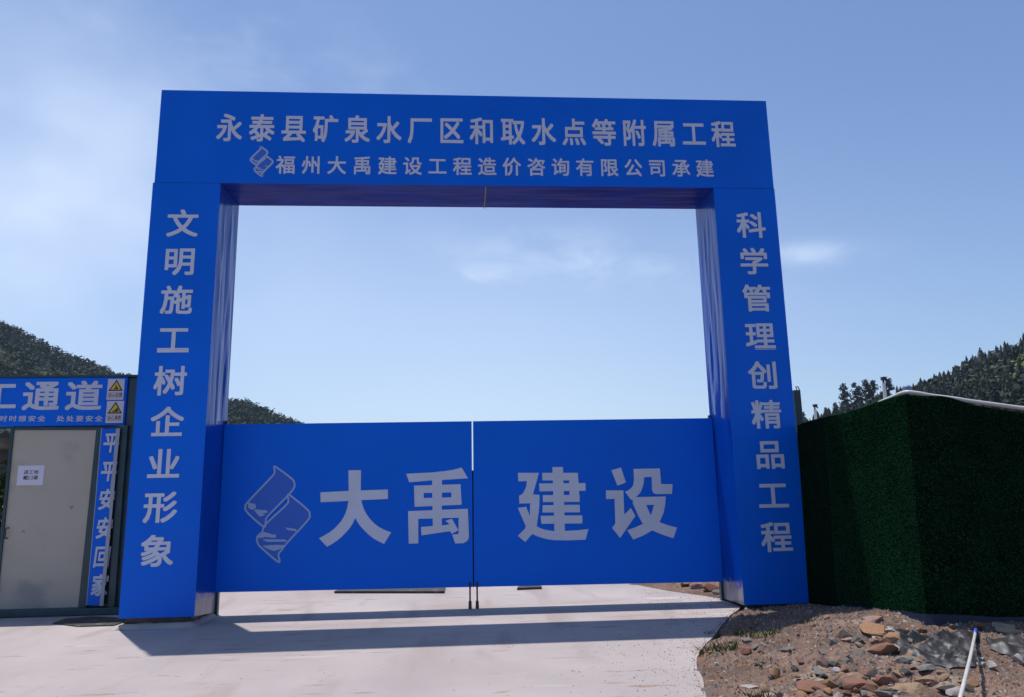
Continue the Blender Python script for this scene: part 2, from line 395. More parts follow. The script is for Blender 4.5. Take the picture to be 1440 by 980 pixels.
for i in range(3400):
    s = random.random(); t = random.random()**.6*1.04
    b = right_pos(s, t)
    if .27 < s < .36 and .45 < t < .82 and random.random() < .8: continue
    if s < .17 and t > .9: continue
    conifer(b - Vector((0, 0, .3)), random.choice((random.uniform(4.5, 6.8), random.uniform(3.5, 6), random.uniform(4, 6))), random.gauss(.4, .22), fs, slim=random.uniform(.28, .46), layers=6, seg=8)
for i in range(1100):
    s = random.random(); t = random.random()**.6*1.02
    b = right_pos(s, t); hgt = random.uniform(3, 5.5); tone = random.gauss(.55, .2)
    for k in range(36):
        d = rvec().normalized(); leaf(b + Vector((d.x*hgt*.4, d.y*hgt*.4, hgt*.5 + d.z*hgt*.45)), hgt*random.uniform(.1, .18), tone + random.uniform(-.15, .15), fs, d + rvec()*.7)
tag(tri_cloud('conifer_wood', fs, M['wood_right']), kind='stuff', label='dark conifer wood covering the hill at the right', cat='wood')
fs = []
for i in range(150):
    u = random.gauss(1415, 22); vv = random.gauss(540, 9)
    s = (u-RIGHT[0][0])/(RIGHT[-1][0]-RIGHT[0][0])
    b = right_pos(s, random.uniform(.45, .62)); hgt = random.uniform(2.0, 4.0); tone = random.random()
    for k in range(36):
        d = rvec().normalized(); leaf(b + Vector((d.x*hgt*.5, d.y*hgt*.5, hgt*.5 + d.z*hgt*.45)), hgt*random.uniform(.1, .18), tone, fs, d + rvec()*.7)
tag(tri_cloud('scrub', fs, M['scrub']), kind='stuff', label='bright green scrub in a clearing on the right hill', cat='scrub')

# single pines standing out on the ridge behind the fence
PINES = [(1133, 594, 578, 'small pine leftmost on the ridge, beside the gate pillar'), (1163, 590, 572, 'low round pine just right of the shorter camera pole'),
         (1178, 585, 565, 'squat pine on the ridge between the first pole and the tall pines'), (1193, 582, 538, 'tall open pine leftmost of the row above the fence'),
         (1208, 582, 537, 'bushy pine second in the row above the fence'), (1221, 580, 533, 'slim pine third in the row above the fence'),
         (1233, 580, 533, 'dark pine just left of the taller camera pole'), (1254, 574, 530, 'broad pine just right of the taller camera pole')]
for u, vb, vt, lab in PINES:
    dist = 205; b = at_dist(u, vb + 14, dist); top = at_dist(u, vt, dist); hgt = top.z - b.z
    t = thing('pine_tree', lab, 'tree', b, 'pines standing out on the right ridge')
    tr = MB(); sway = Vector((random.uniform(-.3, .3), 0, 0))
    tr.tube([b, b + Vector((0, 0, hgt*.5)) + sway*.5, b + Vector((0, 0, hgt*.96)) + sway], [hgt*.022, hgt*.015, hgt*.004], 7); 
    fs = []
    for L in range(16):
        zz = hgt*(.34 + .62*L/15); rad = hgt*.22*(1 - L/17)**.7*random.uniform(.6, 1.15); n = 3 if L < 13 else 2
        for k in range(n):
            a = random.random()*6.283; tip = b + sway*(zz/hgt) + Vector((math.cos(a)*rad, math.sin(a)*rad, zz + rad*.12))
            root = b + sway*(zz/hgt) + Vector((0, 0, zz))
            tr.tube([root, tip], [hgt*.006, hgt*.002], 4)
            for q in range(20):
                f_ = random.uniform(.25, 1.08); p = root.lerp(tip, f_) + rvec()*hgt*.045
                leaf(p, hgt*random.uniform(.018, .035), .45 + random.uniform(-.35, .35), fs)
    tr.build('trunk', M['bark'], t)
    tri_cloud('crown', fs, M['pine'], t)

# ------------------------------------------------------------------ lettering
def glyph(ch):
    cu = bpy.data.curves.new('glyph', 'FONT'); cu.body = ch; cu.size = 1; cu.resolution_u = 3
    o = bpy.data.objects.new('glyph', cu); C.objects.link(o)
    bpy.context.view_layer.update()
    me = bpy.data.meshes.new_from_object(o.evaluated_get(bpy.context.evaluated_depsgraph_get()))
    vv = [Vector((p.co.x, p.co.y)) for p in me.vertices]; ff = [tuple(p.vertices) for p in me.polygons]
    bpy.data.objects.remove(o); bpy.data.curves.remove(cu); bpy.data.meshes.remove(me)
    return vv, ff
_gl = {}
# ideal em box of a CJK glyph in this font: about .0-.92 wide; measure the real box once
def put_char(mb, ch, org, ex, ez, w, h, bold, out, mi=0, fit=False):
    """char centred at org, w x h metres along ex/ez, thickened to a heavy face by stacking shifted copies"""
    if ch == ' ': return
    if ch not in _gl: _gl[ch] = glyph(ch)
    vv, ff = _gl[ch]
    if 'em' not in _gl:
        a, _ = glyph('国'); _gl['em'] = (min(p.x for p in a), max(p.x for p in a), min(p.y for p in a), max(p.y for p in a))
    x0, x1, y0, y1 = _gl['em']; cx, cy = (x0+x1)/2, (y0+y1)/2; sx, sz = w/(x1-x0)*.94, h/(y1-y0)*.94
    k = 0
    for dx, dz in ((-1, -1), (1, -1), (1, 1), (-1, 1)) if bold else ((0, 0),):
        mb.add([org + ex*((p.x-cx)*sx + dx*bold*w) + ez*((p.y-cy)*sz + dz*bold*h) + out*(.0003*k) for p in vv], ff, mi); k += 1
EX, EZ, OUT = Vector((1, 0, 0)), Vector((0, 0, 1)), Vector((0, -1, 0))
def line(s, p0, p1, w, h, bold, y, m, name, parent, ez=EZ):
    mb = MB(); n = len(s)
    for i, ch in enumerate(s):
        f = i/(n-1) if n > 1 else 0
        o = p0.lerp(p1, f); o.y = y
        put_char(mb, ch, o, EX, ez, w, h, bold, OUT)
    return mb.build(name, m, parent)

# ------------------------------------------------------------------ the gateway
YD = .60
HB, HT, XI, XO, D = 5.005, 6.2, 3.0, 3.782, .705
gate = thing('entrance_gateway', 'tall blue banner-clad construction site gateway with grey Chinese lettering', 'gateway', (0, .35, 0))
def wr(p, amp, sc, seed, st=(1, 1, 1)):
    return amp*(noise.noise(Vector((p[0]*sc*st[0], p[1]*sc*st[1] + seed, p[2]*sc*st[2]))) + .5*noise.noise(Vector((p[0]*sc*2.3*st[0], p[1]*sc*2.3*st[1] + seed, p[2]*sc*2.3*st[2]))))
def clad_box(x0, x1, z0, z1, inner, zb=None, step=.12):
    """banner stretched over a box frame: front/back nearly flat, the 'inner' sides wrinkled; returns MB (mat 0 flat, 1 wrinkled)"""
    mb = MB(); nx = max(4, int((x1-x0)/step)); nz = max(4, int((z1-z0)/step)); zb = z0 if zb is None else zb
    def zat(yf, b): lo = z0 + (zb-z0)*yf; return lo + (z1-lo)*b
    edge = lambda a: min(1, 8*a*(1-a))
    def amp(a, b, A): return A*min(1, 6*a*(1-a))*min(1, 12*b*(1-b))
    mb.sheet(lambda a, b: Vector((x0+(x1-x0)*a, 0 + wr((a*9, 0, b*9), amp(a, b, .004), .5, x0), zat(0, b))), nx, nz, 0)
    mb.sheet(lambda a, b: Vector((x1+(x0-x1)*a, D + wr((a*9, 0, b*9), amp(a, b, .006), .5, x0+3), zat(1, b))), nx, nz, 0)
    for xx, sgn in ((x0, -1), (x1, 1)):
        A = .016 if (sgn > 0) == inner else .008
        if inner is None: A = .006
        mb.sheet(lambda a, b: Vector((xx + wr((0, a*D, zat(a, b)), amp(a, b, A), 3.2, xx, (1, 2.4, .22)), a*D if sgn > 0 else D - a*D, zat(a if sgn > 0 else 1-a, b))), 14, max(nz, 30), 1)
    mb.sheet(lambda a, b: Vector((x0+(x1-x0)*a, D*b, z1)), nx, 4, 0)
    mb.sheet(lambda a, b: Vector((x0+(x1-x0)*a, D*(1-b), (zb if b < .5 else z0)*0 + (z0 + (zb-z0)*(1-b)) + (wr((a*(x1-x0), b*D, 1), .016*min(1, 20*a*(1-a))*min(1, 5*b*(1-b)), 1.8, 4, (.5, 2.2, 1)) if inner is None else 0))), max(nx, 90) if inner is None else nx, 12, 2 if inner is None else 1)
    return mb
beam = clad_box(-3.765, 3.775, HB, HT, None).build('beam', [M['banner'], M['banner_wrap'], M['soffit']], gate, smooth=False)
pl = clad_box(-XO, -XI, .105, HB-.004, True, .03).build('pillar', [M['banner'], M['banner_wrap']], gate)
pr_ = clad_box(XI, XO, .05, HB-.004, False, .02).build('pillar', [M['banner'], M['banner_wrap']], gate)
for sx in (-1, 1):
    hp_ = MB(); a, b = sorted((sx*(XI-.030), sx*(XI+.03))); hp_.box((a, YD+.030, -.06), (b, YD+.095, 2.24), bev=.005); hp_.build('hinge_post', M['teal_steel'], gate)
    ft = MB(); a, b = sorted((sx*(XI+.05), sx*(XO-.05))); ft.box((a, .05, -.08), (b, D-.05, .14)); ft.build('footing', M['dark_steel'], gate)
    if sx > 0: continue
    mbd = MB()
    def bed(q, w, a=a, b=b):
        x = a - .09 + (b-a+.18)*q
        return Vector((x, -.07 + .03*noise.noise(Vector((x*6, 1, 2))) + (D+.1)*w, -.01 + (.055 + .018*noise.noise(Vector((x*8, w*9, 3))))*min(1, 14*w*(1-w))*min(1, 14*q*(1-q))))
    mbd.sheet(bed, 60, 24); mbd.build('mortar_bed', M['concrete'], gate, smooth=True)
# seam strips of the soffit banner and the frame tube that shows at the corners
sm = MB(); sm.box((.155, .01, HB-.022), (.165, D-.01, HB-.002)); sm.build('seam', mat('yellowed_tape', (.30, .26, .12), .5), beam)

YF = -.0045
line('永泰县矿泉水厂区和取水点等附属工程', on_y(323, 181), on_y(1017, 190), .278, .350, .021, YF, M['letter'], 'title_lettering', beam)
line('福州大禹建设工程造价咨询有限公司承建', on_y(402, 233), on_y(991, 238), .208, .228, .019, YF, M['letter'], 'builder_lettering', beam)
line('文明施工树企业形象', on_y(257, 315.5), on_y(221, 775), .328, .326, .021, YF, M['letter'], 'slogan_lettering', pl)
line('科学管理创精品工程', on_y(1056, 318), on_y(1092, 755), .332, .326, .021, YF, M['letter'], 'slogan_lettering', pr_)

def smooth_closed(pts, n=4):
    out = []; N = len(pts)
    for i in range(N):
        p0, p1, p2, p3 = (Vector(pts[(i+k-1) % N]) for k in range(4))
        for j in range(n):
            t = j/n; out.append(.5*((2*p1) + (p2-p0)*t + (2*p0-5*p1+4*p2-p3)*t*t + (3*p1-p0-3*p2+p3)*t**3))
    return out
E1 = [(402, 100), (420, 98), (545, 190), (577, 235), (572, 280), (520, 345), (350, 520), (330, 570), (312, 612), (172, 490), (155, 440), (178, 398), (350, 215), (405, 150)]
E2 = [(520, 342), (545, 345), (690, 465), (708, 510), (690, 560), (520, 745), (470, 810), (440, 850), (450, 905), (430, 910), (300, 800), (262, 755), (256, 700), (300, 655), (330, 590), (500, 430), (525, 390)]
EMARK = [[(178, 405), (240, 415), (248, 445), (215, 468), (180, 450)], [(230, 462), (340, 470), (345, 490), (300, 500), (330, 510), (280, 525), (245, 490)],
         [(498, 618), (590, 632), (600, 652), (520, 640)], [(262, 690), (300, 655), (360, 668), (420, 690), (400, 708), (330, 700), (265, 712)], [(300, 720), (500, 722), (515, 740), (340, 742)],
         [(300, 775), (420, 768), (490, 770), (470, 800), (400, 822), (340, 800)], [(385, 680), (415, 676), (420, 705), (390, 708)]]
def emblem(parent, conv, y, lw):
    mb = MB()
    for k, e in enumerate((E1, E2)):
        pts = []
        for p in smooth_closed(e):
            q = conv(p); q.y = y; pts.append(q)
        mb.add(pts, [tuple(range(len(pts)))], 0)
        n = len(pts)
        nrm = []
        for i in range(n):
            t = (pts[(i+1) % n]-pts[i-1]).normalized(); nrm.append(Vector((-t.z, 0, t.x)))
        ring = [pts[i] + nrm[i]*lw*.5 + OUT*(.0006+.0003*k) for i in range(n)] + [pts[i] - nrm[i]*lw*.5 + OUT*(.0006+.0003*k) for i in range(n)]
        mb.add(ring, [(i, (i+1) % n, n+(i+1) % n, n+i) for i in range(n)], 1)
    for k, e in enumerate(EMARK):
        pts = []
        for p in e:
            q = conv(Vector(p)); q.y = y - .0013 - .0002*k; pts.append(q)
        mb.add(pts, [tuple(range(len(pts)))], 1)
    return mb.build('emblem', [M['emblem_fill'], M['emblem_line']], parent)
emblem(beam, lambda p: on_y(352.5 + (p.x-155)/553*31, 207.5 + (p.y-98)/812*41, 0), YF, .022)

# ------------------------------------------------------------------ gate leaves
YD = .60
def gate_leaf(x0, x1, label, hinge, joint):
    zl0, zl1 = (.258, 2.196)
    t = thing('gate_leaf', label, 'gate', ((x0+x1)/2, YD, 0))
    tilt = lambda x: (-.006 if x > 0 else 0)
    p = MB()
    zb = lambda x: .262 - .0065*(x+2.97)
    zt = lambda x: 2.194 + .0008*(x+2.97)
    nx, nz = 26, 18
    def front(a, b):
        x = x0+(x1-x0)*a
        return Vector((x, YD + .004*noise.noise(Vector((x*1.3, b*2, x0)))*min(1, 10*a*(1-a))*min(1, 10*b*(1-b)), zb(x)+(zt(x)-zb(x))*b))
    p.sheet(front, nx, nz)
    p.sheet(lambda a, b: front(1-a, b) + Vector((0, .022, 0)), nx, nz)
    for a in (0, 1): p.add([front(a, 0), front(a, 1), front(a, 1)+Vector((0, .022, 0)), front(a, 0)+Vector((0, .022, 0))], [(0, 1, 2, 3)])
    for b in (0, 1): p.add([front(0, b), front(1, b), front(1, b)+Vector((0, .022, 0)), front(0, b)+Vector((0, .022, 0))], [(0, 1, 2, 3)])
    panel = p.build('panel', M['door_blue'], t, recalc=True)
    fr = MB(); y0, y1 = YD+.026, YD+.066
    for z in (.29, 1.2, 2.13): fr.box((x0+.02, y0, z), (x1-.02, y1, z+.045), bev=.004)
    for x in (x0+.02, (x0+x1)/2, x1-.065): fr.box((x, y0+.002, .29), (x+.045, y1+.002, 2.17), bev=.004)
    fr.build('frame', M['teal_steel'], t)
    for z in (.55, 1.85):
        hm = MB(); hm.tube([(hinge, YD+.05, z-.07), (hinge, YD+.05, z+.07)], .018, 10); hm.build('hinge', M['dark_steel'], t)
    # meeting stile and drop bolt with its sleeve on the concrete
    st = MB(); s = -1 if joint < -.02 else 1
    if s < 0:
        st.tube([(-.021, YD+.034, .24), (-.021, YD+.034, 1.60)], .014, 8); st.build('stile', M['dark_steel'], t)
    db = MB(); bx = -.020 + s*.042
    db.tube([(bx, YD+.0, .30), (bx, YD+.0, .0)], .0105, 10)
    for z in (.245, .27): db.tube([(bx, YD, z-.008), (bx, YD, z+.008)], .014, 10)
    bo = db.build('drop_bolt', M['dark_steel'], t)
    sl = MB(); sl.tube([(bx, YD, -.01), (bx, YD, .085)], [.021, .018], 12); sl.build('sleeve', M['dark_steel'], bo)
    return t, panel
leafL, panL = gate_leaf(-2.994, -.028, 'left blue gate leaf bearing the ribbon emblem and two big grey characters', -2.998, -.033)
leafR, panR = gate_leaf(-.012, 2.992, 'right blue gate leaf bearing two big grey characters', 2.985, -.006)

def strokes(parent, org, polys, name='lettering'):
    mb = MB()
    for k, pl_ in enumerate(polys):
        pts = []
        for (a, b) in pl_:
            q = on_y(org[0] + a/7.5417, org[1] + b/7.5417, YD); q.y = YD - .0055 - .0003*k; pts.append(q)
        mb.add(pts, [tuple(range(len(pts)))])
    return mb
DA = [[(378,80),(512,78),(508,293),(795,283),(797,383),(514,396),(524,440),(545,500),(574,552),(610,600),(652,644),(700,680),(765,714),(832,738),(755,860),(700,834),(640,800),(588,758),(540,710),(508,676),(480,638),(450,585),(420,650),(384,703),(340,750),(298,792),(250,830),(202,862),(152,890),(65,800),(122,770),(180,735),(228,698),(270,655),(304,615),(330,570),(350,526),(365,480),(378,405),(82,418),(82,313),(380,298)]]
YU = [[(85,192),(350,178),(500,163),(590,148),(672,125),(740,240),(465,258),(355,262),(118,282)], [(168,318),(268,315),(272,538),(175,542)], [(168,318),(662,302),(664,388),(170,398)], [(172,452),(668,438),(672,520),(175,542)], [(562,305),(662,302),(672,520),(565,525)],
      [(358,180),(465,175),(462,780),(368,790)], [(105,588),(738,562),(740,655),(108,672)], [(105,588),(212,584),(214,930),(112,932)], [(640,566),(738,562),(750,850),(745,880),(730,905),(690,928),(605,930),(572,838),(640,828)], [(242,755),(500,735),(545,725),(500,690),(570,668),(638,790),(570,828),(548,800),(248,845)]]
JIAN = [[(62,182),(285,182),(222,410),(292,415),(288,560),(268,700),(262,750),(305,770),(350,785),(430,798),(560,798),(700,790),(810,778),(780,890),(600,898),(450,895),(390,888),(330,875),(270,855),(215,830),(140,915),(62,850),(140,770),(145,745),(62,555),(150,540),(188,640),(192,505),(78,508),(75,425),(105,408),(125,385),(150,330),(158,270),(68,272)],
        [(428,120),(540,120),(560,810),(450,810)], [(320,182),(698,182),(700,262),(322,262)], [(288,295),(778,290),(780,372),(292,378)], [(325,418),(716,415),(716,490),(328,492)], [(602,200),(698,182),(716,490),(612,490)], [(325,525),(716,520),(720,600),(322,602)], [(302,638),(745,632),(745,718),(312,722)]]
SHE = [[(148,155),(250,125),(302,285),(212,318)], [(90,368),(275,368),(285,625),(355,555),(402,640),(240,872),(155,765),(190,720),(182,458),(92,460)],
       [(382,140),(662,135),(675,300),(797,303),(790,405),(630,408),(605,402),(590,390),(580,365),(578,350),(575,225),(495,228),(492,270),(484,320),(460,385),(440,410),(415,432),(358,470),(292,382),(322,370),(345,355),(366,333),(380,310),(388,250)],
       [(365,440),(725,432),(718,520),(385,525)], [(372,500),(505,500),(565,630),(605,668),(660,705),(750,738),(845,762),(805,875),(690,838),(575,790),(515,755),(470,705),(430,630)], [(605,500),(722,440),(718,520),(700,610),(660,700),(620,755),(575,795),(480,850),(380,888),(315,790),(400,760),(480,722),(535,680),(568,632)]]
for par, org, pol in ((panL, (440, 650), DA), (panL, (560, 640), YU), (panR, (720, 640), JIAN), (panR, (840, 640), SHE)):
    strokes(par, org, pol).build('character', M['letter'], par)
emblem(panL, lambda p: on_y(320 + p.x/6.129, 640 + p.y/6.129, YD), YD-.0055, .020)

# ------------------------------------------------------------------ steel posts beside the pillars
for u, vt, yy, lab in ((189.5, 512, 1.0, 'dark steel post rising between the passage and the left pillar'), (1119.5, 548, .85, 'dark steel post rising just behind the right pillar')):
    b = on_y(u, vt, yy); t = thing('steel_post', lab, 'post', (b.x, yy, 0), 'steel posts beside the pillars')
    p = MB(); x = -3.86 if b.x < 0 else b.x; p.box((x-.045, yy-.03, -.06), (x+.045, yy+.05, b.z), bev=.006); p.build('shaft', M['teal_steel'], t)
    e = MB(); e.tube([(x+.01, yy-.005, b.z-.005), (x+.01, yy+.02, b.z+.05), (x+.04, yy+.02, b.z+.05), (x+.045, yy-.005, b.z-.005)], .007, 6); e.build('lug', M['teal_steel'], t)

# ------------------------------------------------------------------ the pedestrian passage left of the gateway
YP = .95
pas = thing('passage_gate', 'pedestrian passage with blue header sign and grey door beside left pillar', 'passage', (-5.4, YP, 0))
def P(u, v_, y=YP): return on_y(u, v_, y)
zt = P(80, 530).z; zb = P(80, 598).z; xr = P(177, 563).x; xl = -7.9
hd = MB(); hd.box((xl, YP, zb), (xr, YP+.30, zt), bev=.01)
header = hd.build('header_sign', M['banner'], pas)
cap = MB(); cap.box((xl-.02, YP-.012, zt+.002), (-3.96, YP+.32, zt+.026)); cap.build('coping', M['teal_steel'], pas)
def text_at(mb, s, u0, u1, vmid, y, w, h, bold, mi=0, v1=None):
    n = len(s)
    for i, ch in enumerate(s):
        f = i/(n-1) if n > 1 else 0
        o = P(u0+(u1-u0)*f, vmid + ((v1-vmid)*f if v1 is not None else 0), y); put_char(mb, ch, o, EX, EZ, w, h, bold, OUT, mi)
mb = MB(); text_at(mb, '施工通道', -62.0, 118, 556.5, YP-.004, .40, .36, .024); mb.build('lettering', M['letter_dim'], header)
mb = MB(); text_at(mb, '人人讲安全 时时想安全 处处要安全', -76, 139, 588, YP-.004, .085, .072, .016); mb.build('small_lettering', M['letter_dim'], header)
def warning(u0, u1, v0, v1, txt, kind, label):
    a, b = P(u0, v1, YP-.003), P(u1, v0, YP-.003); w, h = b.x-a.x, b.z-a.z
    mb = MB(); mb.box((a.x, YP-.010, a.z), (b.x, YP-.002, b.z), 0)
    def q(x, z, d): return Vector((a.x + x*w, YP-.0105-d, a.z + z*h))
    mb.add([q(.06, .42, 0), q(.94, .42, 0), q(.52, .97, 0)], [(0, 1, 2)], 1)
    mb.add([q(.19, .48, .0004), q(.81, .48, .0004), q(.52, .86, .0004)], [(0, 1, 2)], 2)
    if kind == 0: mb.add([q(.36, .50, .0008), q(.68, .50, .0008), q(.62, .60, .0008), q(.55, .58, .0008), q(.54, .72, .0008), q(.48, .72, .0008), q(.47, .57, .0008)], [tuple(range(7))], 1)
    else: mb.add([q(.27, .50, .0008), q(.70, .50, .0008), q(.66, .72, .0008), q(.58, .64, .0008), q(.46, .57, .0008)], [tuple(range(5))], 1)
    mb.add([q(.08, .08, 0), q(.92, .08, 0), q(.92, .36, 0), q(.08, .36, 0)], [(0, 1, 2, 3)], 3)
    mb.add([q(.11, .10, .0003), q(.89, .10, .0003), q(.89, .34, .0003), q(.11, .34, .0003)], [(0, 1, 2, 3)], 0)
    n = len(txt)
    for i, ch in enumerate(txt): put_char(mb, ch, q(.2+.6*i/(n-1), .22, .0006), EX, EZ, w*.17, h*.2, .015, OUT, 1)
    o = mb.build('warning_sign', [M['board_white'], M['ink'], M['yellow'], M['red_print']], header); o['label'] = label
warning(150, 176, 532, 561.5, '当心坑洞', 0, 'upper yellow triangle warning sign')
warning(148.5, 175, 563, 594, '当心滑跌', 1, 'lower yellow triangle warning sign')
# door and frame: the door edges run a little slanted, like the photograph's leaning frame
def quad_box(mb, c4, y, th, mi=0):
    pts = [Vector((p.x, y, p.z)) for p in c4]; mb.prism(pts, (0, th, 0), mi)
dz = .0
tl, tr = P(18, 600), P(137, 600); bl, br = P(-8, 858), P(108, 859)
dm = MB(); quad_box(dm, [bl, br, tr, tl], YP+.04, .045); door = dm.build('door', M['door_grey'], pas, recalc=True)
# door edging
ed = MB()
def bar(a, b, w, y0, y1, mb):
    a = Vector((a.x, 0, a.z)); b = Vector((b.x, 0, b.z)); t = (b-a).normalized(); n = Vector((-t.z, 0, t.x))*w*.5
    mb.prism([Vector((p.x, y0, p.z)) for p in (a-n, b-n, b+n, a+n)], (0, y1-y0, 0))
bar(P(16, 598), P(-10, 862), .035, YP+.022, YP+.08, ed); bar(P(17, 602), P(137, 602), .03, YP+.025, YP+.083, ed); ed.build('edging', M['teal_steel'], door, recalc=True)
hn = MB(); h0 = P(3, 742, YP); hn.tube([(h0.x+.05, YP+.04, h0.z), (h0.x+.05, YP-.01, h0.z), (h0.x+.05, YP-.01, h0.z-.12), (h0.x+.05, YP+.04, h0.z-.12)], .008, 8); hn.build('handle', M['dark_steel'], door)
for vv_ in (650, 800):
    q = P(113 + (859-vv_)*.11, vv_); hg = MB(); hg.tube([(q.x-.01, YP+.02, q.z-.05), (q.x-.01, YP+.02, q.z+.05)], .011, 8); hg.build('hinge', M['teal_steel'], door)
nt = MB(); a, b = P(23, 682, YP+.037), P(63, 653.5, YP+.037); nt.box((a.x, YP+.036, a.z), (b.x, YP+.039, b.z))
for j, s in enumerate(('进工地', '戴口罩')):
    for i, ch in enumerate(s): put_char(nt, ch, Vector((a.x + (b.x-a.x)*(.32+.19*i), YP+.0354, b.z - (b.z-a.z)*(.34+.28*j))), EX, EZ, .052, .050, .012, OUT, 1)
nt.build('notice', [M['paper'], M['ink']], door)
# frame members
fm = MB()
bar(P(139, 600), P(112, 864), .055, YP+.0, YP+.10, fm); bar(P(145, 600), P(118, 864), .04, YP-.015, YP+.09, fm)
bar(P(176, 598), P(156, 864), .075, YP-.02, YP+.10, fm); bar(P(186, 531), P(162, 866), .10, YP+.03, YP+.14, fm)
fm.build('frame', M['teal_steel'], pas, recalc=True)
fm = MB(); bar(Vector((-7.0, 0, 0)), Vector((-6.9, 0, zb)), .06, YP, YP+.1, fm); fm.build('post', M['teal_steel'], pas, recalc=True)
th_ = MB(); th_.box((-7.9, YP-.06, .0), (-4.02, YP+.16, .085), bev=.012); th_.build('threshold', M['teal_steel'], pas)
# couplet strip, its right edge curled forward over the characters
bp_ = MB(); quad_box(bp_, [P(106, 858), P(160, 860), P(182, 600), P(134, 600)], YP+.055, .02); bp_.build('backing_panel', M['teal_steel'], pas, recalc=True)
cs = MB()
def cfn(a, b):
    p = P(143.5 + 30*a*(.93 + .07*b) - 21*(1-b), 602 + 248*(1-b), YP)
    cut = .74 + .10*noise.noise(Vector((0, b*5, 1))) - .16*max(0, .25-b)
    k = max(0, min(1, (a-cut)/.06))
    return Vector((p.x - .012*k, YP - .022 - .026*k - .020*k*max(0, a-cut)/.4 - .006*noise.noise(Vector((a*2, b*6, 3))), p.z))
cs.sheet(cfn, 30, 80)
me_i = []
for j in range(80):
    for i in range(30):
        b = (j+.5)/80; a = (i+.5)/30
        me_i.append(1 if (a < .05 or a > .74 + .10*noise.noise(Vector((0, b*5, 1))) - .16*max(0, .25-b) + .03) else 0)
cs.mi = me_i
strip = cs.build('couplet_strip', [M['banner'], M['strip_back']], pas, smooth=True)
mb = MB()
for i, ch in enumerate('平平安安回家'):
    vmid = 622 + 40*i; f = (vmid-602)/254
    o = P(160.5 - 21*f, vmid, YP); o.y = YP - .034; put_char(mb, ch, o, EX, EZ + EX*.07, .175, .240, .028, OUT)
mb.build('lettering', M['letter_dim'], strip)
# roofed tunnel behind the header
rf = MB(); rf.box((xl, YP+.305, zt-.06), (-4.62, YP+3.4, zt+.0)); rf.box((xl, YP+.305, zb-.12), (-4.62, YP+3.4, zb-.06)); rf.build('roof', M['lamp_black'], pas)
rf = MB(); rf.box((xl, YP+3.36, 1.70), (-4.62, YP+3.40, zb-.121)); rf.build('added_dark_screen', M['lamp_black'], pas)  # black screen added to keep the gap beside the door dark
sw = MB(); sw.box((-4.14, YP+.31, 0.0), (-4.07, YP+3.3, zb-.13)); sw.build('side_panel', M['teal_steel'], pas)
# shrub that shows through the passage
def shrub(x, y, r, h, lab, n):
    t = thing('shrub', lab, 'shrub', (x, y, -.05)); st = MB(); fs = []
    for k in range(9):
        a = random.random()*6.28; tip = Vector((x + math.cos(a)*r*.6, y + math.sin(a)*r*.6, h*random.uniform(.6, .95)))
        st.tube([(x, y, -.06), Vector((x, y, 0)).lerp(tip, .5) + rvec()*.1, tip], [.03, .018, .006], 5)
    for k in range(n):
        d = rvec(); p = Vector((x + d.x*r, y + d.y*r, h*.52 + d.z*h*.5)); leaf(p, random.uniform(.05, .11), .45 + .5*noise.noise(p*1.6) + random.uniform(-.2, .2), fs)
    st.build('stem', M['bark'], t); tri_cloud('foliage', fs, M['bush'], t)
shrub(-6.6, 3.3, .9, 2.0, 'low dark shrub under the passage roof just behind the door', 1500)
shrub(-7.6, 6.2, 1.5, 2.6, 'leafy shrub seen through the dark passage beside the grey door', 2600)

# rubber sheet on the concrete in front of the passage
mt = MB()
mo = [on_z(u, v_, .012) for u, v_ in ((74, 875), (92, 869), (128, 866), (170, 867.5), (186, 868.5), (176, 873), (160, 878), (110, 879.5))]
mt.prism([p + Vector((0, 0, 0)) for p in mo], (0, 0, -.010)); tag(mt.build('rubber_mat', M['mat_rubber'], recalc=True), 'flat dark rubber mat on the concrete below the passage', 'mat')

def drop(u, v_):
    p = on_z(u, v_, 0)
    for _ in range(6): p = on_z(u, v_, verge_h(p.x, p.y) + .015)
    return p
# ------------------------------------------------------------------ turf-faced hoarding on the right
fen = thing('turf_fence', 'dark green hoarding covered in artificial turf right of the gateway', 'fence', (4.6, -.6, 0))
FA, FB, FC = Vector((3.792, -.01, 0)), Vector((3.885, -2.0, 0)), Vector((8.0, -2.45, 0))
def top_z(u, v_, p):  # height at which the pixel's ray passes the plan point p (by distance)
    d = ray(u, v_); t = (Vector((p.x-CAM.x, p.y-CAM.y)).length)/math.hypot(d.x, d.y); return CAM.z + d.z*t
z57 = top_z(1440, 579, Vector((4.86, -2.11, 0)))
zA, zB, zC = top_z(1128, 597, FA), top_z(1273, 554, FB), 2.0
zC = zB + (z57-zB)/((4.86-FB.x)/(FC.x-FB.x))
zA0, zB0 = .05, top_z(1300, 866, FB)
nL0 = Vector((FB-FA).yx.to_3d()).normalized(); nL0 = Vector((nL0.x, -nL0.y, 0)); nL0 = nL0 if nL0.dot(CAM-FA) > 0 else -nL0
def panel_fn(p, q, z0p, z0q, z1p, z1q, prof, lean=0.0):
    nrm = Vector((-(q-p).y, (q-p).x, 0)).normalized()
    if nrm.dot(CAM-p) < 0: nrm = -nrm
    def fn(a, b):
        lo = z0p + (z0q-z0p)*a; hi = z1p + (z1q-z1p)*a + prof(a)
        e = min(1, 10*a*(1-a)); L_ = (q-p).length
        ln = nL0 if p is FA else nL0*(1-min(1, a*4))
        pt = p.lerp(q, a) + nrm*e*((.007 if p is FA else .018)*noise.noise(Vector((a*L_*1.5, b*2.0, z1p))) + .004*noise.noise(Vector((a*L_*6, b*5, 3)))) + ln*lean*(1-b)
        return Vector((pt.x, pt.y, lo + (hi-lo)*b))
    return fn, nrm
profL = lambda a: .010*math.sin(a*9)
def profR(a):
    x = a*(FC-FB).length
    return .040*math.exp(-((x-.34)/.17)**2)
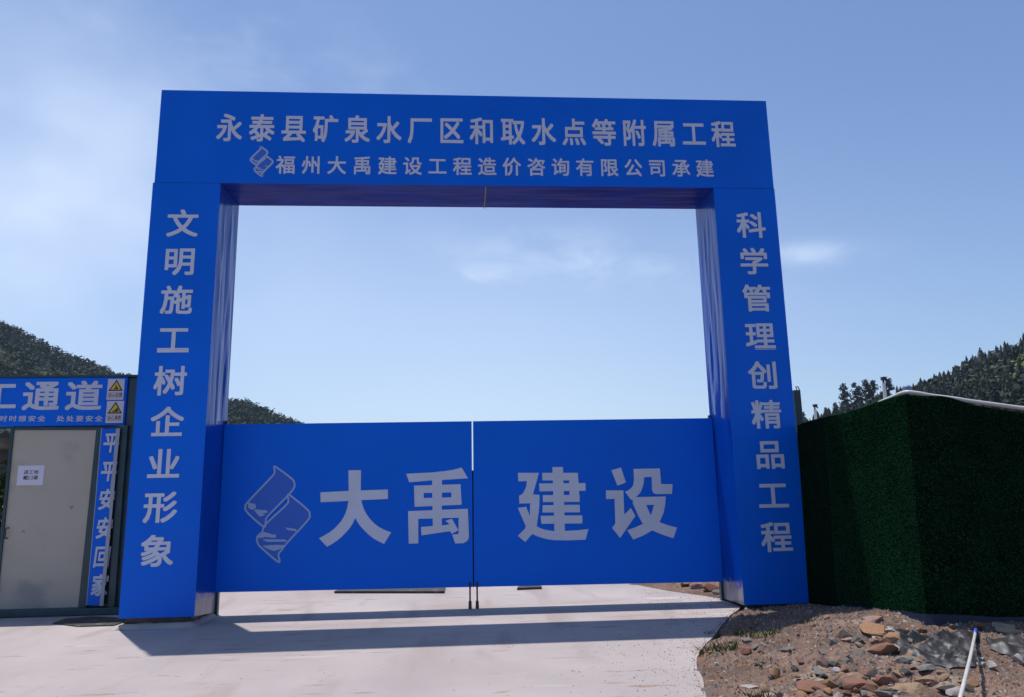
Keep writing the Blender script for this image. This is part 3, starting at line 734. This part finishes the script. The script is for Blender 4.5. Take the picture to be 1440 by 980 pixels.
fL, nL = panel_fn(FA, FB, zA0, zB0, zA, zB, profL, .05)
fR, nR = panel_fn(FB, FC, zB0, .05, zB, zC, profR, .05)
for fn, n_, nx, nl, L in ((fL, nL, 60, 46000, (FB-FA).length), (fR, nR, 80, 30000, (FC-FB).length)):
    p = MB(); p.sheet(fn, nx, 44); p.sheet(lambda a, b: fn(1-a, b) - n_*.03, nx, 44)
    p.sheet(lambda a, b: fn(a, 1) - n_*.03*b, nx, 1); p.sheet(lambda a, b: fn(b, a) - n_*.03*0 if False else fn(0, a) - n_*.03*b, 44, 1)
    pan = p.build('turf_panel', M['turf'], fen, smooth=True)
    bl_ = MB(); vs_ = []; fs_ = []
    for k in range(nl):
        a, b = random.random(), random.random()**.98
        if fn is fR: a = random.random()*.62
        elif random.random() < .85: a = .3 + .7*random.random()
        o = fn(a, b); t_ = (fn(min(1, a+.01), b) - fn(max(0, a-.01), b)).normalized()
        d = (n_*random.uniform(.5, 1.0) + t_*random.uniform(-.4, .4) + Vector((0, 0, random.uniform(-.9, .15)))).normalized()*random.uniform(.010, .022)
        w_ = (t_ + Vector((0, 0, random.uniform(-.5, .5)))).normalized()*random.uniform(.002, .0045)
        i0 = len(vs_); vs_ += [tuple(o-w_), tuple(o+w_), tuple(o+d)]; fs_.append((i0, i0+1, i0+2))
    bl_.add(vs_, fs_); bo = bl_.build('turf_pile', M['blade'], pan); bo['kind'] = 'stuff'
# posts and rails behind the turf
for pt, z in ((FA, zA), (FB, zB), (FB.lerp(FC, .5), 2.0), (FC, 2.0)):
    fp = MB(); fp.box((pt.x+.05, pt.y+.08, -.06), (pt.x+.11, pt.y+.14, z-.08)); fp.build('post', M['dark_steel'], fen)
# blue tarpaulin hem along the ground
hm = MB(); nC = (nL+nR).normalized()*1.35
def hemL(a, b):
    p = fL(.35 + .65*a, 0) + nL.lerp(nC, a**5)*(.02 + .05*(1-b)); p.z = p.z + .03 - (.10 + .04*a)*(1-b) + .01*noise.noise(Vector((a*6, b*2, 0))); return p
def hemR(a, b):
    p = fR(.75*a, 0) + nC.lerp(nR, min(1, a*9))*(.02 + .05*(1-b)); p.z = p.z + .03 - (.14 - .05*a)*(1-b) + .012*noise.noise(Vector((a*9, b*2, 5))); return p
hm.sheet(hemL, 30, 5); hm.sheet(hemR, 40, 5); hm.build('hem', M['blue_tarp'], fen, smooth=True)

# white hose along the hoarding's top
def sm_path(pts, n=6):
    out = []; pts = [Vector(p) for p in pts]
    for i in range(len(pts)-1):
        p0, p1, p2, p3 = pts[max(i-1, 0)], pts[i], pts[i+1], pts[min(i+2, len(pts)-1)]
        for j in range(n):
            t = j/n; out.append(.5*((2*p1) + (p2-p0)*t + (2*p0-5*p1+4*p2-p3)*t*t + (3*p1-p0-3*p2+p3)*t**3))
    return out + [pts[-1]]
def behind(u, v_, off):
    # plan point just behind the hoarding's top along the pixel's ray
    best = None
    for fn, n_ in ((fL, nL), (fR, nR)):
        for i in range(101):
            p = fn(i/100, 1) - n_*off; d = ray(u, v_); dd = Vector((p.x-CAM.x, p.y-CAM.y)); e = abs(dd.x*d.y - dd.y*d.x)
            if best is None or e < best[0]: best = (e, p)
    p = best[1].copy(); p.z = top_z(u, v_, p); return p
hp = [behind(u, v_, .05) for u, v_ in ((1236, 566), (1256, 557.5), (1273, 551.0), (1288, 552), (1310, 555.5), (1340, 560), (1365, 563), (1400, 567.5), (1440, 573), (1500, 580), (1560, 586))]
hz = MB(); hz.tube(sm_path(hp), .019, 10)
tag(hz.build('white_hose', M['pipe_white'], smooth=True), 'white hose draped along the top edge of the green hoarding', 'hose')

# white pipe arching from the hoarding's foot towards the camera
def along(u, v_, z): return on_z(u, v_, z)
pp = [along(1373, 881, .19), along(1370, 897, .24), along(1365, 921, .29), along(1358, 950, .32), along(1349, 985, .33), along(1338, 1020, .28), along(1325, 1060, .16), along(1310, 1090, .02)]
pt_ = thing('white_pipe', 'white plastic pipe arching over the stones from below the hoarding', 'pipe', pp[0])
q = MB(); q.tube(sm_path(pp), .0105, 12); q.build('pipe_body', M['pipe_white'], pt_, smooth=True)
q = MB(); e0 = pp[0]; e1 = pp[0].lerp(pp[1], .62); q.tube([e0 + Vector((.02, .15, -.03)), e0, e1], .0135, 12); q.build('sleeve', M['pipe_blue'], pt_, smooth=True)

# camera poles and the tank beyond the hoarding
for u, vt, vb, yy, hgt, lab in ((1146, 567, 592, 9.0, 0, 'shorter white camera pole behind the hoarding near the pillar'), (1242.5, 530, 562, 6.0, 0, 'taller white camera pole behind the hoarding corner')):
    top = on_y(u, vt + 8, yy); t = thing('camera_pole', lab, 'pole', (top.x, yy, 0), 'camera poles behind the hoarding')
    q = MB(); q.tube([(top.x, yy, -.06), (top.x, yy, top.z)], [.036, .034], 10); q.build('mast', M['lamp_pole'], t)
    q = MB(); z = top.z; q.tube([(top.x, yy, z-.01), (top.x, yy, z+.07)], .020, 8); q.box((top.x-.03, yy-.06, z+.06), (top.x+.05, yy+.05, z+.115), bev=.012)
    q.tube([(top.x+.02, yy-.05, z+.07), (top.x+.035, yy-.08, z+.03)], .018, 8); q.build('camera_head', M['lamp_black'], t)
    q = MB(); q.box((top.x-.04, yy-.07, z+.118), (top.x+.06, yy+.05, z+.126), bev=.003); q.build('hood', M['lamp_black'], t)
tb = on_y(1275, 541, 5.0); q = MB(); zz = tb.z
q.tube([(tb.x, 5.0, -.06), (tb.x, 5.0, zz-.10), (tb.x, 5.0, zz-.03), (tb.x, 5.0, zz)], [.085, .085, .08, .05], 16)
tag(q.build('blue_drum', M['tank_blue'], smooth=False), 'faded blue drum top showing above the hoarding corner', 'drum')

# ------------------------------------------------------------------ black plastic sheet among the stones
bs = MB()
c4 = [drop(1252, 893), drop(1378, 887), drop(1372, 938), drop(1270, 930)]
def pfn(a, b):
    p = c4[0].lerp(c4[1], a).lerp(c4[3].lerp(c4[2], a), b)
    p += Vector((.05*noise.noise(Vector((a*2, b*2, 8))), .05*noise.noise(Vector((a*3, b*2, 3))), 0))
    e = min(1, 10*a*(1-a))*min(1, 6*b*(1-b))
    f1 = abs(noise.noise(Vector((a*2.2 + b*2.6, b*1.1 - a*.7, 4)))); f2 = abs(noise.noise(Vector((a*6 - b*4, b*3.1, 9)))); f3 = noise.noise(Vector((a*15, b*17, 4)))
    p.z = max(verge_h(p.x, p.y), -.03) + .012 + e*(.075*(1 - 2.2*f1) + .02*noise.noise(Vector((a*7 - b*4, b*3.6, 9))) + .003*f3)*(.4+.6*(1-b))
    return p
bs.sheet(pfn, 110, 70)
tag(bs.build('plastic_sheet', M['black_plastic'], smooth=True), 'crumpled black plastic sheet on the stones below the hoarding', 'sheet')
# dark sheet added in place of shade under the right-hand run of the hoarding
bs = MB(); c5 = [drop(1385, 895), drop(1560, 903), drop(1560, 960), drop(1392, 915)]
def pfn2(a, b):
    p = c5[0].lerp(c5[1], a).lerp(c5[3].lerp(c5[2], a), b)
    p.z = max(verge_h(p.x, p.y), -.04) + .012 + .05*min(1, 6*b*(1-b))*(.6 + noise.noise(Vector((a*6, b*3, 9))))
    return p
bs.sheet(pfn2, 40, 20)
tag(bs.build('shade_sheet', M['black_plastic'], smooth=True), 'dark sheet standing in for shade on the dirt right of the white pipe', 'shade sheet')
# pale timber offcuts by the hoarding's foot
for k, (u0, v0, u1, v1, lab) in enumerate(((1396, 880, 1428, 884, 'short pale timber offcut at the foot of the hoarding, the nearer to the pipe'), (1400, 886, 1440, 892, 'long pale timber offcut in front of the shorter one'))):
    a, b = drop(u0, v0), drop(u1, v1); a.z += .03; b.z += .03; q = MB(); t_ = (b-a).normalized(); n_ = Vector((-t_.y, t_.x, 0))*.025
    q.prism([a-n_, b-n_, b+n_, a+n_], (0, 0, -.03)); tag(q.build('timber_offcut', mat('pale_timber', (.36, .27, .20), .8, var=(12, .2)), recalc=True), lab, 'timber', 'timber offcuts below the hoarding')

# ------------------------------------------------------------------ stones
def rock_mesh(name, seed, m, flat, sub=3, rough=.22):
    bm = bmesh.new(); bmesh.ops.create_icosphere(bm, subdivisions=sub+1, radius=1)
    rnd = random.Random(seed); planes = []
    for k in range(17):
        d = Vector((rnd.uniform(-1, 1), rnd.uniform(-1, 1), rnd.uniform(-1, 1))).normalized(); planes.append((d, rnd.uniform(.42, .85)))
    for v_ in bm.verts:
        p = v_.co.copy()
        for d, o in planes:
            e = p.dot(d) - o
            if e > 0: p -= d*e*.96
        p *= 1.15 + rough*.5*noise.noise(p*1.7 + Vector((seed*3.1, 0, 0))) + rough*.2*noise.noise(p*5 + Vector((seed, 4, 0)))
        p.z *= flat; v_.co = p
    me = bpy.data.meshes.new(name); bm.to_mesh(me); bm.free(); me.materials.append(m)
    me.polygons.foreach_set('use_smooth', [True]*len(me.polygons)); me.set_sharp_from_angle(angle=R(24)); return me
BIG = [  # u, v (image px of the centre), width px, squash, colour, label
 (1231, 884, 52, .42, 'orange', 'long flat orange-tan stone nearest the top of the stone heap'),
 (1259, 899, 38, .50, 'orange', 'bright orange stone against the black plastic sheet'),
 (1236, 914, 42, .62, 'red', 'big red-brown boulder left of the black plastic sheet'),
 (1185, 928, 25, .62, 'pink', 'pinkish-brown angular stone left of the white rubble'),
 (1213, 946, 29, .55, 'red', 'reddish stone in front of the pale rubble'),
 (1207, 928, 22, .60, 'pale', 'whitish lump of broken concrete in the middle of the heap'),
 (1228, 937, 22, .60, 'pale', 'pale rounded stone between the whitish lump and the grey slab'),
 (1278, 927, 34, .50, 'grey', 'grey slab in front of the black plastic sheet'),
 (1280, 971, 50, .45, 'tan', 'largest tan stone at the bottom edge of the picture'),
 (1307, 957, 33, .52, 'tan', 'tan stone behind the largest tan stone'),
 (1221, 969, 34, .48, 'red', 'dark red-brown hollowed stone at the bottom of the heap'),
 (1141, 961, 34, .40, 'red', 'flat reddish stone beside the two orange pebbles'),
 (1167, 961, 20, .75, 'orange', 'round orange stone above the small orange pebble'),
 (1165, 971, 14, .8, 'orange', 'small orange pebble in front of the round orange stone'),
 (1246, 975, 26, .5, 'grey', 'grey-green flat stone left of the largest tan stone'),
 (1050, 900, 17, .8, 'grey', 'round grey stone among the weeds by the concrete edge'),
 (1048, 913, 17, .75, 'red', 'brown stone just in front of the round grey one'),
 (1077, 843, 24, .8, 'dark', 'dark brown lump against the foot of the right pillar'),
 (1064, 844, 7, .9, 'pale', 'small white pebble at the corner of the right pillar'),
 (1224, 868, 36, .40, 'pink', 'pinkish flat stone at the top of the dirt mound'),
 (1415, 933, 9, .9, 'orange', 'single yellow-orange pebble right of the white pipe'),
 (1328, 946, 20, .6, 'pink', 'pinkish stone just left of the white pipe'),
 (1345, 930, 10, .8, 'pale', 'small pale pebble leaning on the white pipe'),
 (1379, 926, 10, .8, 'pale', 'pale pebble just right of the white pipe'),
 (1208, 903, 18, .7, 'dark', 'dark grey stone left of the red-brown boulder'),
 (1362, 968, 20, .6, 'dark', 'dark stone beside the pipe near the bottom edge'),
 (1056, 964, 24, .22, 'pale', 'thin white chip lying alone on the dirt'),
 (1233, 895, 22, .3, 'pale', 'thin white shard below the orange-tan stone'),
 (1263, 945, 26, .5, 'tan', 'brown slab in the middle of the lower heap'),
 (1300, 938, 24, .5, 'grey', 'grey-brown stone under the front edge of the plastic sheet'),
]
for i, (u, v_, wpx, sq, col, lab) in enumerate(BIG):
    p = drop(u, v_); dist = (p-CAM).dot(FW); r = wpx/FPX*dist/2*1.08
    me = rock_mesh('stone', 40+i, M['stone_'+col], max(.35, sq*1.25), 3)
    o = bpy.data.objects.new('stone', me); C.objects.link(o); o.location = p + Vector((0, 0, -r*.08)); o.scale = (r*1.2, r*random.uniform(.7, .95), r*(.55 if sq < .45 else .82))
    o.rotation_euler = (random.uniform(-.2, .2), random.uniform(-.2, .2), random.uniform(-.5, .5))
    tag(o, lab, 'stone')
VAR = [(c_, rock_mesh('stone', 300+7*k+j, M['stone_'+c_], f_, 2)) for j, c_ in enumerate(('red', 'grey', 'tan', 'pale', 'pink', 'dark', 'orange')) for k, f_ in enumerate((.5, .65, .8))]
WORD = {'red': 'small reddish stone lying loose in the dirt verge', 'grey': 'small grey stone lying loose in the dirt verge', 'tan': 'small tan stone lying loose in the dirt verge',
        'pale': 'small pale stone lying loose in the dirt verge', 'pink': 'small pinkish stone lying loose in the dirt verge', 'dark': 'small dark stone lying loose in the dirt verge', 'orange': 'small orange stone lying loose in the dirt verge'}
def free_spot(p): return p.x > edge_x(p.y) + .06
n = 0
while n < 262:
    if n < 160: u, v_ = random.gauss(1235, 62), random.gauss(942, 30)
    else: u, v_ = random.uniform(985, 1440), random.uniform(862, 1000)
    if not (980 < u < 1470 and 858 < v_ < 1010): continue
    p = drop(u, v_)
    if not free_spot(p) or p.y > -.05 or (p.x > 3.6 and p.y > -2.12): continue
    c_, me = random.choice(VAR if n < 160 else VAR[:15]); r = random.choice((.014, .020, .028, .038, .052))*random.uniform(.8, 1.2)*(1.25 if n < 160 else .8)
    o = bpy.data.objects.new('stone', me); C.objects.link(o); o.location = p + Vector((0, 0, -r*.02)); o.scale = (r*random.uniform(.9, 1.3), r*random.uniform(.7, 1), r)
    o.rotation_euler = (random.uniform(-.3, .3), random.uniform(-.3, .3), random.uniform(0, 6.28))
    tag(o, WORD[c_], 'stone', 'small %s stones loose in the dirt' % ('reddish' if c_ == 'red' else 'pinkish' if c_ == 'pink' else c_)); n += 1
# stones behind the gate under the right leaf
for k, (u, v_, w_, c_, lab) in enumerate(((1002, 826, 26, 'red', 'dark red stone under the right end of the gate leaf'), (980, 822, 24, 'pink', 'pink flat stone under the gate leaf left of the dark red one'), (1010, 832, 16, 'grey', 'grey stone under the gate leaf against the pillar'), (962, 820, 14, 'tan', 'small tan stone under the gate leaf at the edge of the concrete'))):
    p = on_z(u, v_, .06); r = w_/FPX*(p-CAM).dot(FW)/2
    o = bpy.data.objects.new('stone', rock_mesh('stone', 600+k, M['stone_'+c_], .6, 2)); C.objects.link(o); o.location = p; o.scale = (r, r*.8, r*.9); tag(o, lab, 'stone')

# gravel chips nobody could count
gr = []; cols = []
for k in range(26000):
    y = random.uniform(-4.6, .35); x = edge_x(y) + .03 + random.random()**.9*(5.6-edge_x(y)); r = random.choice((.005, .007, .010, .016))*random.uniform(.7, 1.3)
    z = verge_h(x, y); b = Vector((x, y, z)); a = random.random()*6.28
    pts = [b + Vector((math.cos(a+q*2.09)*r*random.uniform(.7, 1.2), math.sin(a+q*2.09)*r*random.uniform(.7, 1.2), -.002)) for q in range(3)] ; tp = b + Vector((random.uniform(-.3, .3)*r, random.uniform(-.3, .3)*r, r*random.uniform(.5, 1.1)))
    tone = random.random()
    for q in range(3): gr.append(([pts[q], pts[(q+1) % 3], tp], tone))
for k in range(2600):
    y = random.uniform(-4.6, 2.2); x = edge_x(min(y, .1)) - (random.random()**3)*(1.0 if k < 1500 else 5.5) - .02; r = random.choice((.003, .004, .006, .009))*random.uniform(.6, 1.1)*(1 if k < 1500 else .7)
    b = Vector((x, y, .001)); a = random.random()*6.28
    pts = [b + Vector((math.cos(a+q*2.09)*r, math.sin(a+q*2.09)*r*.8, -.001)) for q in range(3)]; tp = b + Vector((0, 0, r*.7)); tone = random.random()*.85
    for q in range(3): gr.append(([pts[q], pts[(q+1) % 3], tp], tone))
gm = bpy.data.materials.new('gravel_chips'); gm.use_nodes = True; nn = gm.node_tree
at = nn.nodes.new('ShaderNodeAttribute'); at.attribute_name = 'tone'; cr = nn.nodes.new('ShaderNodeValToRGB'); cr.color_ramp.interpolation = 'CONSTANT'
el = cr.color_ramp.elements; el[0].color = (.17, .12, .095, 1); el[1].position = .88; el[1].color = (.40, .36, .32, 1)
for pos, cc in ((.25, (.22, .16, .125, 1)), (.5, (.13, .11, .10, 1)), (.65, (.24, .14, .10, 1)), (.78, (.21, .195, .18, 1))):
    q = el.new(pos); q.color = cc
nn.links.new(at.outputs['Fac'], cr.inputs[0]); nn.links.new(cr.outputs[0], nn.nodes['Principled BSDF'].inputs['Base Color']); nn.nodes['Principled BSDF'].inputs['Roughness'].default_value = .9
tag(tri_cloud('gravel', gr, gm), 'fine gravel strewn over the reddish dirt verge and its concrete edge', 'gravel', kind='stuff')

# weeds
def weed(u, v_, n, h, lab, spread):
    p = drop(u, v_); t = thing('weed', lab, 'weed', p, 'weeds growing in the dirt verge'); fs = []
    for k in range(n):
        a = random.random()*6.28; rr = spread*math.sqrt(random.random()); b = p + Vector((math.cos(a)*rr, math.sin(a)*rr*.6, -.01)); b.z = verge_h(b.x, b.y) - .005
        hh = h*random.uniform(.2, 1); lean = Vector((random.uniform(-.9, .9), random.uniform(-.9, .9), 1)).normalized(); side = lean.cross(rvec()).normalized()*.0035*random.uniform(.7, 1.6)
        m1 = b + lean*hh*.55; tp = b + lean*hh + Vector((random.uniform(-.4, .4), random.uniform(-.4, .4), -.1))*hh*.5
        tone = random.random()
        fs.append(([b-side, b+side, m1+side, m1-side], tone)); fs.append(([m1-side, m1+side, tp], tone))
    tri_cloud('blades', fs, M['weed'], t)
weed(1008, 912, 150, .12, 'biggest green weed tuft growing at the concrete edge', .20)
weed(1000, 895, 90, .10, 'thin weed tuft at the concrete edge behind the biggest tuft', .09)
weed(1072, 892, 90, .11, 'green weed tuft right of the round grey stone', .16)
weed(1044, 890, 60, .10, 'sparse weed left of the tuft by the round grey stone', .08)
weed(1066, 978, 70, .09, 'small weed tuft at the bottom edge below the white chip', .08)
weed(1138, 872, 60, .07, 'sparse weed at the shadow edge in front of the right pillar', .12)
weed(1060, 933, 60, .05, 'low weed in the dirt below the brown stone', .2)

# ------------------------------------------------------------------ dark patches laid on the drive behind the gate in place of shade
for u0, u1, v_, lab in ((470, 625, 830.5, 'long dark patch standing in for shade on the concrete behind the left gate leaf'), (727, 762, 826, 'short dark patch standing in for shade on the concrete behind the right gate leaf')):
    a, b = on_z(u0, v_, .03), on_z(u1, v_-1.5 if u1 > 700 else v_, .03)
    q = MB(); q.prism([a, b, b + Vector((.0, .5, 0)), a + Vector((.1, .5, 0))], (0, 0, -.025)); tag(q.build('shade_patch', M['mat_rubber'], recalc=True), lab, 'shade patch', 'shade patches on the drive behind the gate')

# ------------------------------------------------------------------ air
hzb = MB(); hzb.box((-1420, -320, -1.5), (1420, 1420, 260)); hm_ = bpy.data.materials.new('thin_haze'); hm_.use_nodes = True
nn = hm_.node_tree; nn.nodes.remove(nn.nodes['Principled BSDF']); pv = nn.nodes.new('ShaderNodeVolumePrincipled')
pv.inputs['Color'].default_value = (.62, .80, 1.0, 1); pv.inputs['Density'].default_value = .0002; pv.inputs['Anisotropy'].default_value = .2
nn.links.new(pv.outputs[0], nn.nodes['Material Output'].inputs['Volume'])
tag(hzb.build('haze', hm_), kind='stuff')
